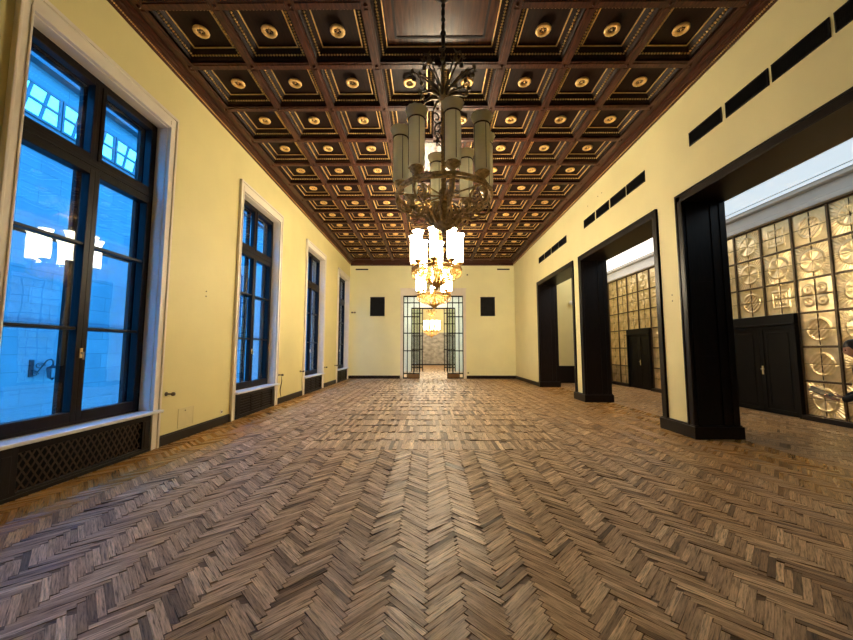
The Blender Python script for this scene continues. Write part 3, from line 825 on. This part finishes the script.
# foyer and its far doorway
FY = 26.0
struct(MB().box(-6.3, -6.0, YB+.5, 37.2, 0, 6).build('wall_foyer_left', FOYERW)); struct(MB().box(6.6, 6.9, YB+.5, 37.2, 0, 6).build('wall_foyer_right', FOYERW))
b = MB(); b.box(-6.0, -1.3, FY, FY+.4, 0, 6).box(2.0, 6.6, FY, FY+.4, 0, 6).box(-1.3, 2.0, FY, FY+.4, 4.75, 6)
struct(b.build('wall_foyer', FOYERW))
struct(MB().box(-6.3, 6.9, YB+.5, 37.2, 6.0, 6.3).build('ceiling_foyer', PLASTER))
dd = struct(MB().box(-1.3, 2.0, FY+.1, FY+.16, 4.65, 4.75).build('door_4', BLACKM), 'second glazed door beyond the foyer, standing open')
for x0, x1, s in ((-1.3, -.42, 1), (1.13, 2.0, -1)):
    b = MB()
    for i in range(5): b.box(x0+(x1-x0-.06)*i/4, x0+(x1-x0-.06)*i/4+.06, FY+.1, FY+.16, 0, 4.7)
    for z in (4.3, 3.5, 2.6, 1.6, .25): b.box(x0, x1, FY+.1, FY+.16, z, z+.07)
    lf = b.build('door_leaf', BLACKM, dd); MB().box(x0+.03, x1-.03, FY+.125, FY+.131, .3, 4.6).build('glass_pane', GLASS, lf)
t = empty('ceiling_light', (.25, 23.2, 6.0)); tag(t, 'wide luminous panel added to light the foyer, in place of its lit ceiling cove', 'ceiling light')
MB().box(-2.2, 2.2, -1.6, 1.6, -.06, 0).build('diffuser', FOYERL, t)  # added glow for the foyer, standing in for its lit cove
b = MB(); ring_t = b.box(-2.26, -2.2, -1.66, 1.66, -.08, 0).box(2.2, 2.26, -1.66, 1.66, -.08, 0).box(-2.2, 2.2, -1.66, -1.6, -.08, 0).box(-2.2, 2.2, 1.6, 1.66, -.08, 0); b.build('light_frame', PLASTER, t)
struct(MB().box(-6.0, 6.6, 36.9, 37.2, 0, 6).build('wall_end_room', CREAM2))
b = MB(); b.box(-3, 3.6, 36.82, 36.9, .12, 3.4); struct(b.build('trim_13', MARBLE), 'grey marble facing in the end room')
b = MB(); b.box(-3, 3.6, 36.78, 36.9, 0, .12); struct(b.build('baseboard_end_room', DARKW))

# ------------------------------------------------------------------ chandeliers
def spiral(c, r0, turns, n, start, plane):
    return [(c[0]+plane[0]*r0*(1-.75*i/n)*math.cos(start+turns*2*PI*i/n), c[1]+plane[1]*r0*(1-.75*i/n)*math.cos(start+turns*2*PI*i/n), c[2]+r0*(1-.75*i/n)*math.sin(start+turns*2*PI*i/n)) for i in range(n+1)]
ZR = 3.715; RODTOP = Z1 - ZR + .004
def ribs(k): return 1.0 if k % 2 else .93
def chandelier_meshes():
    m = {}
    b = MB()   # hanging rod with beads and ceiling rose
    b.tube([(0, 0, 1.95), (0, 0, RODTOP)], .016, 8)
    zz = 2.0
    while zz < RODTOP-.1: b.ball((0, 0, zz), .034 if int(zz*10) % 3 else .045, 8); b.lathe([(.02, -.05), (.028, -.04), (.028, .04), (.02, .05)], 8, (0, 0, zz+.11)); zz += .22
    b.lathe([(.02, -.16), (.05, -.13), (.07, -.06), (.14, -.03), (.16, 0)], 20, (0, 0, RODTOP))
    m['rod'] = b
    b = MB()   # twisted column
    n = 120
    for ph in (0, PI):
        b.tube([(.022*math.cos(ph+14*2*PI*i/n), .022*math.sin(ph+14*2*PI*i/n), .05+1.9*i/n) for i in range(n+1)], .018, 6)
    b.lathe([(.03, -.1), (.06, -.05), (.045, .02), (.07, .08), (.035, .15), (.03, .3)], 16)
    b.lathe([(.03, 1.40), (.075, 1.45), (.095, 1.50), (.06, 1.54), (.05, 1.62), (.03, 1.7)], 16)
    m['column'] = b
    b = MB()   # spray of leaves and tendrils crowning the column
    for i in range(14):
        a = 2*PI*i/14; ca, sa = math.cos(a), math.sin(a)
        R = .42 if i % 2 else .32; Ht = .38 if i % 2 == 0 else .28
        pts = []
        for q in range(13):
            t = q/12; rr = .03+R*math.sin(t*PI*.62)**1.1; z = 1.52+Ht*math.sin(t*PI*.78); pts.append((rr*ca, rr*sa, z))
        b.tube(pts, [.014*(1-.4*q/12) for q in range(13)], 5)
        e = pts[-1]; b.ball(e, .032, 7)
        # little leaves along the stem
        for q in (5, 8, 10):
            p = pts[q]; side = (-sa, ca)
            for sg in (-1, 1):
                l = len(b.v); d = .055
                b.v += [p, (p[0]+side[0]*sg*d*.5-.012*ca, p[1]+side[1]*sg*d*.5-.012*sa, p[2]+.02), (p[0]+side[0]*sg*d+.02*ca, p[1]+side[1]*sg*d+.02*sa, p[2]+.03), (p[0]+side[0]*sg*d*.5+.025*ca, p[1]+side[1]*sg*d*.5+.025*sa, p[2]-.012),
                        (p[0]+side[0]*sg*d*.5+.005*ca, p[1]+side[1]*sg*d*.5+.005*sa, p[2]-.012)]
                b.face((l, l+1, l+2, l+4)); b.face((l, l+4, l+2, l+3)); b.face((l, l+3, l+2, l+1))
    for i in range(8):      # lower ruffle of broad leaves
        a = 2*PI*(i+.5)/8; ca, sa = math.cos(a), math.sin(a)
        pts = [((.05+.05*q)*ca, (.05+.05*q)*sa, 1.46+.07*math.sin(q*.55)-.012*q) for q in range(6)]
        b.tube(pts, [.012, .026, .030, .026, .018, .006], 6)
    m['leaf_spray'] = b
    b = MB()   # mid scrolls on the column
    for i in range(4):
        a = 2*PI*i/4+.5; pl = (math.cos(a), math.sin(a))
        b.tube(spiral((pl[0]*.13, pl[1]*.13, 1.12), .10, 1.4, 22, PI*.9, pl), [.013*(1-.4*q/22) for q in range(23)], 5)
        b.tube(spiral((pl[0]*.11, pl[1]*.11, .86), .08, -1.3, 20, -PI*.9, pl), [.011*(1-.4*q/20) for q in range(21)], 5)
        b.tube([(pl[0]*(.06+.10*math.sin(PI*q/8)), pl[1]*(.06+.10*math.sin(PI*q/8)), .78+.30*q/8) for q in range(9)], .009, 5)
    m['column_scroll'] = b
    b = MB()   # ring
    N = 64
    b.tube([(.635*math.cos(2*PI*i/N), .635*math.sin(2*PI*i/N), .03) for i in range(N)], .026, 8, closed=True)
    b.tube([(.650*math.cos(2*PI*i/N), .650*math.sin(2*PI*i/N), -.025) for i in range(N)], .016, 6, closed=True)
    b.lathe([(.622, -.02), (.640, -.02), (.640, .03), (.622, .03), (.622, -.02)], N, sm=False) if False else None
    for i in range(16):
        a = 2*PI*i/16; b.ball((.652*math.cos(a), .652*math.sin(a), .0), .028, 7)
    for i in range(8):
        a = 2*PI*i/8; b.tube([(.05*math.cos(a), .05*math.sin(a), .02), (.63*math.cos(a), .63*math.sin(a), .02)], .011, 5)
    m['ring'] = b
    b = MB()   # one scroll arm (built along +x), copied eight times
    P = (1, 0)
    b.tube([(.635, 0, -.02), (.655, 0, -.10), (.62, 0, -.19), (.54, 0, -.23), (.46, 0, -.20), (.42, 0, -.13)], [.015, .016, .018, .018, .015, .010], 6)
    b.tube([(.53, 0, -.22), (.46, 0, -.28), (.38, 0, -.30), (.31, 0, -.27), (.25, 0, -.30), (.20, 0, -.37), (.13, 0, -.40)], [.010, .014, .017, .017, .015, .013, .010], 6)
    b.tube(spiral((.50, 0, -.10), .095, 1.6, 26, PI*.5, P), [.015*(1-.5*q/26) for q in range(27)], 6)
    b.tube(spiral((.34, 0, -.20), .085, -1.5, 24, PI*.2, P), [.013*(1-.5*q/24) for q in range(25)], 6)
    for (x, z, r) in ((.42, -.13, .024),):
        b.ball((x, 0, z), r, 7); b.tube([(x-.03, -.06, z), (x, 0, z-.01), (x-.03, .06, z)], [.004, .018, .004], 6)
    m['scroll_arm'] = b
    b = MB()   # basket and finial
    b.lathe([(.012, -.54), (.045, -.51), (.03, -.475), (.10, -.44), (.155, -.38), (.14, -.33), (.07, -.28), (.06, -.18), (.085, -.12), (.05, -.04)], 20)
    for i in range(10):
        a = 2*PI*i/10; ca, sa = math.cos(a), math.sin(a)
        pts = [((.07+.14*math.sin(t*PI*.75))*ca, (.07+.14*math.sin(t*PI*.75))*sa, -.42+.26*t) for t in [q/8 for q in range(9)]]
        b.tube(pts, [.010, .022, .028, .028, .024, .018, .014, .016, .010], 6); b.ball(pts[-1], .024, 7)
    m['basket'] = b
    b = MB()   # cup
    b.lathe([(.02, .035), (.055, .06), (.03, .085), (.045, .105), (.085, .14), (.092, .175), (.080, .19)], 18)
    for i in range(8): a = 2*PI*i/8; b.ball((.088*math.cos(a), .088*math.sin(a), .165), .016, 6)
    m['lamp_cup'] = b
    def flare(k): return (1.0 if k % 2 else .93)
    b = MB(); b.lathe([(.080, .185), (.094, .19), (.104, .24), (.104, .78), (.098, .80), (.100, .82), (.112, .86), (.136, .915), (.148, .935), (.130, .93), (.108, .88), (.092, .80)], 24, ribs=ribs)
    m['lamp_shade'] = b
    b = MB(); N = 24; b.tube([(.105*math.cos(2*PI*i/N), .105*math.sin(2*PI*i/N), .805) for i in range(N)], .009, 6, closed=True)
    for i in range(4):
        a = 2*PI*i/4+.2; b.tube([(.106*math.cos(a), .106*math.sin(a), .19), (.106*math.cos(a), .106*math.sin(a), .80)], .004, 4)
    m['shade_band'] = b
    return m
CMB = chandelier_meshes()
def chandelier(loc, rot, lit, label):
    t = empty('chandelier', loc, rot); tag(t, label, 'chandelier', 'row of chandeliers down the room')
    mt = GILT if lit else BRONZE; key = lit  # lit and unlit looks of one metal put into its colour
    cache = CACHE.setdefault(key, {})
    def part(n, mm, parent=t, rz=0, loc=None):
        if n not in cache: cache[n] = CMB[n].mesh(n, mm)
        o = link(n, cache[n], parent); o.rotation_euler[2] = rz
        if loc: o.location = loc
        return o
    part('rod', IRON); part('column', mt); part('leaf_spray', mt if lit else SPRAYM); part('column_scroll', IRON if not lit else mt); part('ring', mt); part('basket', mt)
    for i in range(8): part('scroll_arm', mt, rz=2*PI*i/8)
    for i in range(8):
        a = 2*PI*i/8; p = (.60*math.cos(a), .60*math.sin(a), 0)
        part('lamp_cup', mt, loc=p); s = part('lamp_shade', GLASSON if lit else GLASSOFF, loc=p)
        if not lit: part('shade_band', IRON, parent=s)
CACHE = {}
SPRAYM = mat('unlit_look_bronze_leaf', (.16, .115, .06), .38, metal=.75, var=.4, scale=20, dark=(.05, .035, .02))  # leaf metal darkened to paint the unlit look of the nearest chandelier
CHX = .21
chandelier((CHX, CHY[0], ZR), math.radians(8), False, 'nearest bronze chandelier, unlit, with greenish ribbed glass tubes')
chandelier((CHX, CHY[1], ZR), math.radians(-8), True, 'second chandelier in the row, lit, with glowing glass tubes on a gilt ring')
chandelier((CHX, CHY[2], ZR), math.radians(3), True, 'third chandelier, lit, hanging just in front of the glazed doorway')
t0 = ZR
ZRs = ZR
chandelier((.27, 30.5, ZR-.55), 0, True, 'lit chandelier in the far room seen through the glazed doorway')

# ------------------------------------------------------------------ courtyard outside the windows
t = empty('building', (-14.5, 20, -6)); tag(t, 'pale courtyard building seen blue through the windows, lit top floor', 'building')
MB().box(-.5, 0, -40, 23.9, 0, 19.6).build('wall', STONE, t)
b = MB()
for i in range(5): b.box(0, .35+.16*i, -40, 23.8, 18.1+.35*i, 18.24+.35*i)
b.build('eave', STONED, t)
b = MB()
for z in (8.6, 15.0): b.box(0, .12, -40, 23.8, z, z+.14)
b.build('string_course', STONED, t)
for i in range(9):
    y = -34+6.6*i
    if -19 < y < -1: continue
    w = MB(); ring_box(w, 0, .14, y, y+2.2, 9.2, 13.4, .12); w.box(0, .12, y+1.05, y+1.15, 9.3, 13.3).box(0, .12, y+.1, y+2.1, 11.6, 11.72)
    wo = w.build('window', STONED, t); MB().box(-.02, .03, y+.1, y+2.1, 9.3, 13.3).build('pane', DARKGL, wo)
for i in range(4):
    y = -9.0-20+20+i*2.35-0.35
    w = MB(); ring_box(w, 0, .10, y, y+2.3, 16.12, 17.40, .08)
    for q in range(1, 4): w.bar((.05, y+2.3*q/4-.12, 16.15), (.05, y+2.3*q/4+.12, 17.38), .10, .06, upv=(1, 0, 0))  # slanted bars put the pattern of glass reflections into the window shape
    w.box(0, .10, y+.05, y+2.25, 16.72, 16.80)
    wo = w.build('window', STONED, t); tag(MB().box(-.02, .03, y+.06, y+2.24, 16.16, 17.36).build('pane', LITWIN, wo), 'lit window pane, partly standing in for reflections in the glass')
struct(MB().box(-14.5, WT, -20, 60, -6.3, -6).build('floor_courtyard', STONED), 'paving of the courtyard')
t = empty('building', (-14.5, 44, -6)); tag(t, 'courtyard wing closing the far end of the court outside the windows', 'building')
MB().box(0, 9, 0, 1, 0, 22).build('wall', STONE, t)
for i in range(3):
    for z in (6, 11, 16):
        w = MB(); w.box(1+2.8*i, 2.6+2.8*i, -.1, 0, z, z+2.8); wo = w.build('window', STONED, t); MB().box(1.15+2.8*i, 2.45+2.8*i, -.13, -.1, z+.15, z+2.65).build('pane', DARKGL, wo)
t = empty('wall_lantern', (-14.5, 12.78, .92)); tag(t, 'wrought iron wall lantern on the courtyard building outside the nearest window', 'lantern')
b = MB(); b.box(0, .04, -.07, .07, -.30, .32); b.tube([(.04, 0, -.05), (.14, .12, -.12), (.20, .20, .08), (.26, .30, .30), (.30, .40, .34), (.32, .46, .26), (.32, .47, .10)], .026, 6); b.tube(spiral((.16, .16, .10), .12, 1.4, 20, 0, (.5, 1)), .016, 5); b.tube(spiral((.10, .08, -.2), .08, 1.4, 20, 0, (.5, 1)), .014, 5); b.build('bracket', BLACKM, t)
b = MB(); lc = (.32, .47, .05); b.lathe([(.012, .10), (.06, .04), (.19, -.03), (.17, -.05)], 6, lc, sm=False); b.lathe([(.13, -.40), (.04, -.46), (.012, -.50)], 6, lc, sm=False)
for i in range(6):
    a = 2*PI*i/6; b.tube([(lc[0]+.17*math.cos(a), lc[1]+.17*math.sin(a), lc[2]-.05), (lc[0]+.13*math.cos(a), lc[1]+.13*math.sin(a), lc[2]-.40)], .010, 5)
b.build('lantern_cage', BLACKM, t)
b = MB(); b.lathe([(.16, -.055), (.12, -.395)], 6, lc, sm=False); b.build('lantern_glass', LAMPGL, t)

# ------------------------------------------------------------------ visitor at the right edge
def skin_mesh(name, joints, edges, mats, parent, sub=2, root=0):
    me = bpy.data.meshes.new(name); me.from_pydata([j[0] for j in joints], edges, [])
    o = bpy.data.objects.new(name, me); COL.objects.link(o); o.parent = parent
    sk = o.modifiers.new('skin', 'SKIN'); sk.use_smooth_shade = True
    for i, j in enumerate(joints):
        r = j[1] if isinstance(j[1], tuple) else (j[1], j[1])
        me.skin_vertices[0].data[i].radius = r; me.skin_vertices[0].data[i].use_root = (i == root)
    ss = o.modifiers.new('sub', 'SUBSURF'); ss.levels = sub; ss.render_levels = sub
    me.materials.append(mats)
    for p in me.polygons: p.use_smooth = True
    return o
PERSON = (6.11, 4.98, 0); 
pt = empty('person', PERSON, math.radians(-49)); tag(pt, 'dark haired person in black clothes at the right edge, looking down at a tablet', 'person')
# local axes: faces -x (towards the hall); y is its right-hand side
body = [((.13, 0, .96), (.13, .165)), ((.09, 0, 1.12), (.115, .15)), ((.04, 0, 1.28), (.125, .17)), ((.0, 0, 1.40), (.10, .15)), ((-.02, 0, 1.47), .058), ((-.05, 0, 1.54), .052),
        ((.14, -.10, .88), .092), ((.15, -.105, .50), .072), ((.19, -.11, .09), .056), ((.14, .10, .88), .092), ((.12, .105, .50), .072), ((.16, .11, .09), .056)]
skin_mesh('body', body, [(0,1),(1,2),(2,3),(3,4),(4,5),(0,6),(6,7),(7,8),(0,9),(9,10),(10,11)], TROUS, pt)
coatj = [((.14, 0, .86), (.15, .195)), ((.09, 0, 1.10), (.13, .17)), ((.04, 0, 1.28), (.14, .185)), ((.0, 0, 1.41), (.105, .16)), ((-.02, 0, 1.47), .066),
         ((-.0, -.19, 1.37), .066), ((.02, -.25, 1.07), .052), ((-.20, -.20, .93), .045), ((-.24, -.19, .92), .043),
         ((-.0, .19, 1.37), .066), ((.02, .25, 1.07), .052), ((-.20, .13, .935), .045)]
tag(skin_mesh('coat', coatj, [(0,1),(1,2),(2,3),(3,4),(3,5),(5,6),(6,7),(7,8),(3,9),(9,10),(10,11)], CLOTH, pt), 'black coat with long sleeves')
# head
hb = MB(); hc = (-.085, 0, 1.635)
def head():
    b = MB(); n = 28; P = 20; base = len(b.v)
    for i in range(P+1):
        ph = PI*i/P; z = -math.cos(ph)
        for k in range(n):
            a = 2*PI*k/n; x, y = math.cos(a)*math.sin(ph), math.sin(a)*math.sin(ph)
            X, Y, Zz = x*.098, y*.078, z*.122
            if z < 0: X *= 1-.18*z*z; Y *= 1-.28*z*z; X -= .012*(-z)
            f = max(0, -x)
            if abs(y) < .28 and f > .5:
                X -= .024*math.exp(-((z+.12)/.13)**2)*math.exp(-(y/.16)**2)          # nose
                X += .006*math.exp(-((z-.05)/.06)**2)*math.exp(-(y/.2)**2)
                X -= .006*math.exp(-((z+.42)/.07)**2)                                  # lips
            if f > .4: X += .009*math.exp(-((z-.03)/.09)**2)*(math.exp(-((y-.38)/.15)**2)+math.exp(-((y+.38)/.15)**2))   # eye sockets
            b.v.append((X, Y, Zz))
    for i in range(P):
        for k in range(n):
            l = (k+1) % n; b.face((base+i*n+k, base+i*n+l, base+(i+1)*n+l, base+(i+1)*n+k), 0, True)
    for s in (-1, 1):
        b.ball((-.083, s*.032, .004), .011, 8, 1); b.lathe([(.004, -.008), (.022, -.005), (.026, .004), (.018, .010)], 10, (.01, s*.078, -.01), 0, ax='y')
    b.bar((-.098, -.022, -.052), (-.098, .022, -.052), .006, .007, 2)
    return b
EYE_M = mat('eye', (.05, .03, .02), .2); LIP = mat('lips', (.40, .15, .12), .5)
hd = head().build('head', [SKIN, EYE_M, LIP], pt, loc=hc); hd.rotation_euler = (0, math.radians(-14), math.radians(6))
h = MB(); n = 28; P = 14; base = len(h.v)
for i in range(P+1):
    ph = PI*(.0+.60*i/P)
    for k in range(n):
        a = 2*PI*k/n; x, y, z = math.cos(a)*math.sin(ph), math.sin(a)*math.sin(ph), math.cos(ph)
        lim = .30 if x < -.3 else (-.95 if x > -.05 else -.25)
        zz = max(z, lim) if z < lim else z
        w = 1.0+.03*math.sin(9*a+5*z)
        h.v.append((x*.108*w+.008, y*.089*w, max(z, lim)*.136+.004))
for i in range(P):
    for k in range(n):
        l = (k+1) % n; h.face((base+i*n+k, base+(i+1)*n+k, base+(i+1)*n+l, base+i*n+l), 0, True)
h.ball((.085, 0, -.02), .06, 10)
ho = h.build('hair', HAIR, pt, loc=hc); ho.rotation_euler = hd.rotation_euler
sm = ho.modifiers.new('s', 'SUBSURF'); sm.levels = sm.render_levels = 1
def hand(wr, d, side, upn, name):
    wr, d = Vector(wr), Vector(d).normalized(); upn = Vector(upn); lat = d.cross(upn).normalized()*side; upn = lat.cross(d)*side; upn.normalize()
    j = [(tuple(wr), (.024, .020)), (tuple(wr+d*.045), (.034, .015)), (tuple(wr+d*.085), (.038, .014))]; e = [(0, 1), (1, 2)]
    for i, (o, L) in enumerate(((-.030, .068), (-.010, .078), (.010, .073), (.029, .058))):
        p0 = wr+d*.088+lat*o; b0 = len(j)
        j += [(tuple(p0), .0100), (tuple(p0+d*L*.5+upn*.012), .0088), (tuple(p0+d*L*.8+upn*.032), .0080), (tuple(p0+d*L*.85+upn*.052), .0070)]
        e += [(2, b0), (b0, b0+1), (b0+1, b0+2), (b0+2, b0+3)]
    b0 = len(j); p0 = wr+d*.03-lat*.028
    j += [(tuple(p0), .012), (tuple(p0+d*.03-lat*.018+upn*.020), .0105), (tuple(p0+d*.062-lat*.010+upn*.040), .0085)]; e += [(1, b0), (b0, b0+1), (b0+1, b0+2)]
    return skin_mesh(name, j, e, SKIN, pt)
hand((-.25, -.188, .918), (-1, .12, .12), 1, (0, 0, 1), 'hand')
hand((-.215, .125, .935), (-1, -.10, .10), -1, (0, 0, 1), 'hand')
for sy, ax_ in ((-1, .19), (1, .16)):
    b = MB(); secs = [(.085, .020, .050), (.07, .036, .085), (.02, .040, .100), (-.04, .041, .085), (-.10, .046, .060), (-.16, .045, .048), (-.20, .030, .036), (-.215, .010, .022)]
    n = 12
    for (x, w, h) in secs:
        for k in range(n):
            a = 2*PI*k/n; b.v.append((ax_+x, sy*.11+w*math.cos(a), max(0, h*.5+h*.62*math.sin(a))))
    for i in range(len(secs)-1):
        for k in range(n):
            l = (k+1) % n; b.face((i*n+k, i*n+l, (i+1)*n+l, (i+1)*n+k), 0, True)
    b.face(list(range(n))[::-1]); b.face([(len(secs)-1)*n+k for k in range(n)])
    b.build('shoe', SHOEM, pt)
ca_, sa_ = math.cos(math.radians(-49)), math.sin(math.radians(-49)); tl = (-.43, -.05); tb = empty('tablet', (PERSON[0]+tl[0]*ca_-tl[1]*sa_, PERSON[1]+tl[0]*sa_+tl[1]*ca_, 1.0)); tag(tb, 'thin dark tablet held out in the hands of the person', 'tablet'); tb.rotation_euler = (math.radians(14), math.radians(26), math.radians(-50))
MB().box(-.13, .12, -.10, .10, -.007, .006).build('tablet_body', TABM, tb, bevel=.004)
MB().box(-.12, .11, -.09, .09, .006, .0072).build('screen', mat('tablet_screen', (.10, .10, .11), .1), tb)
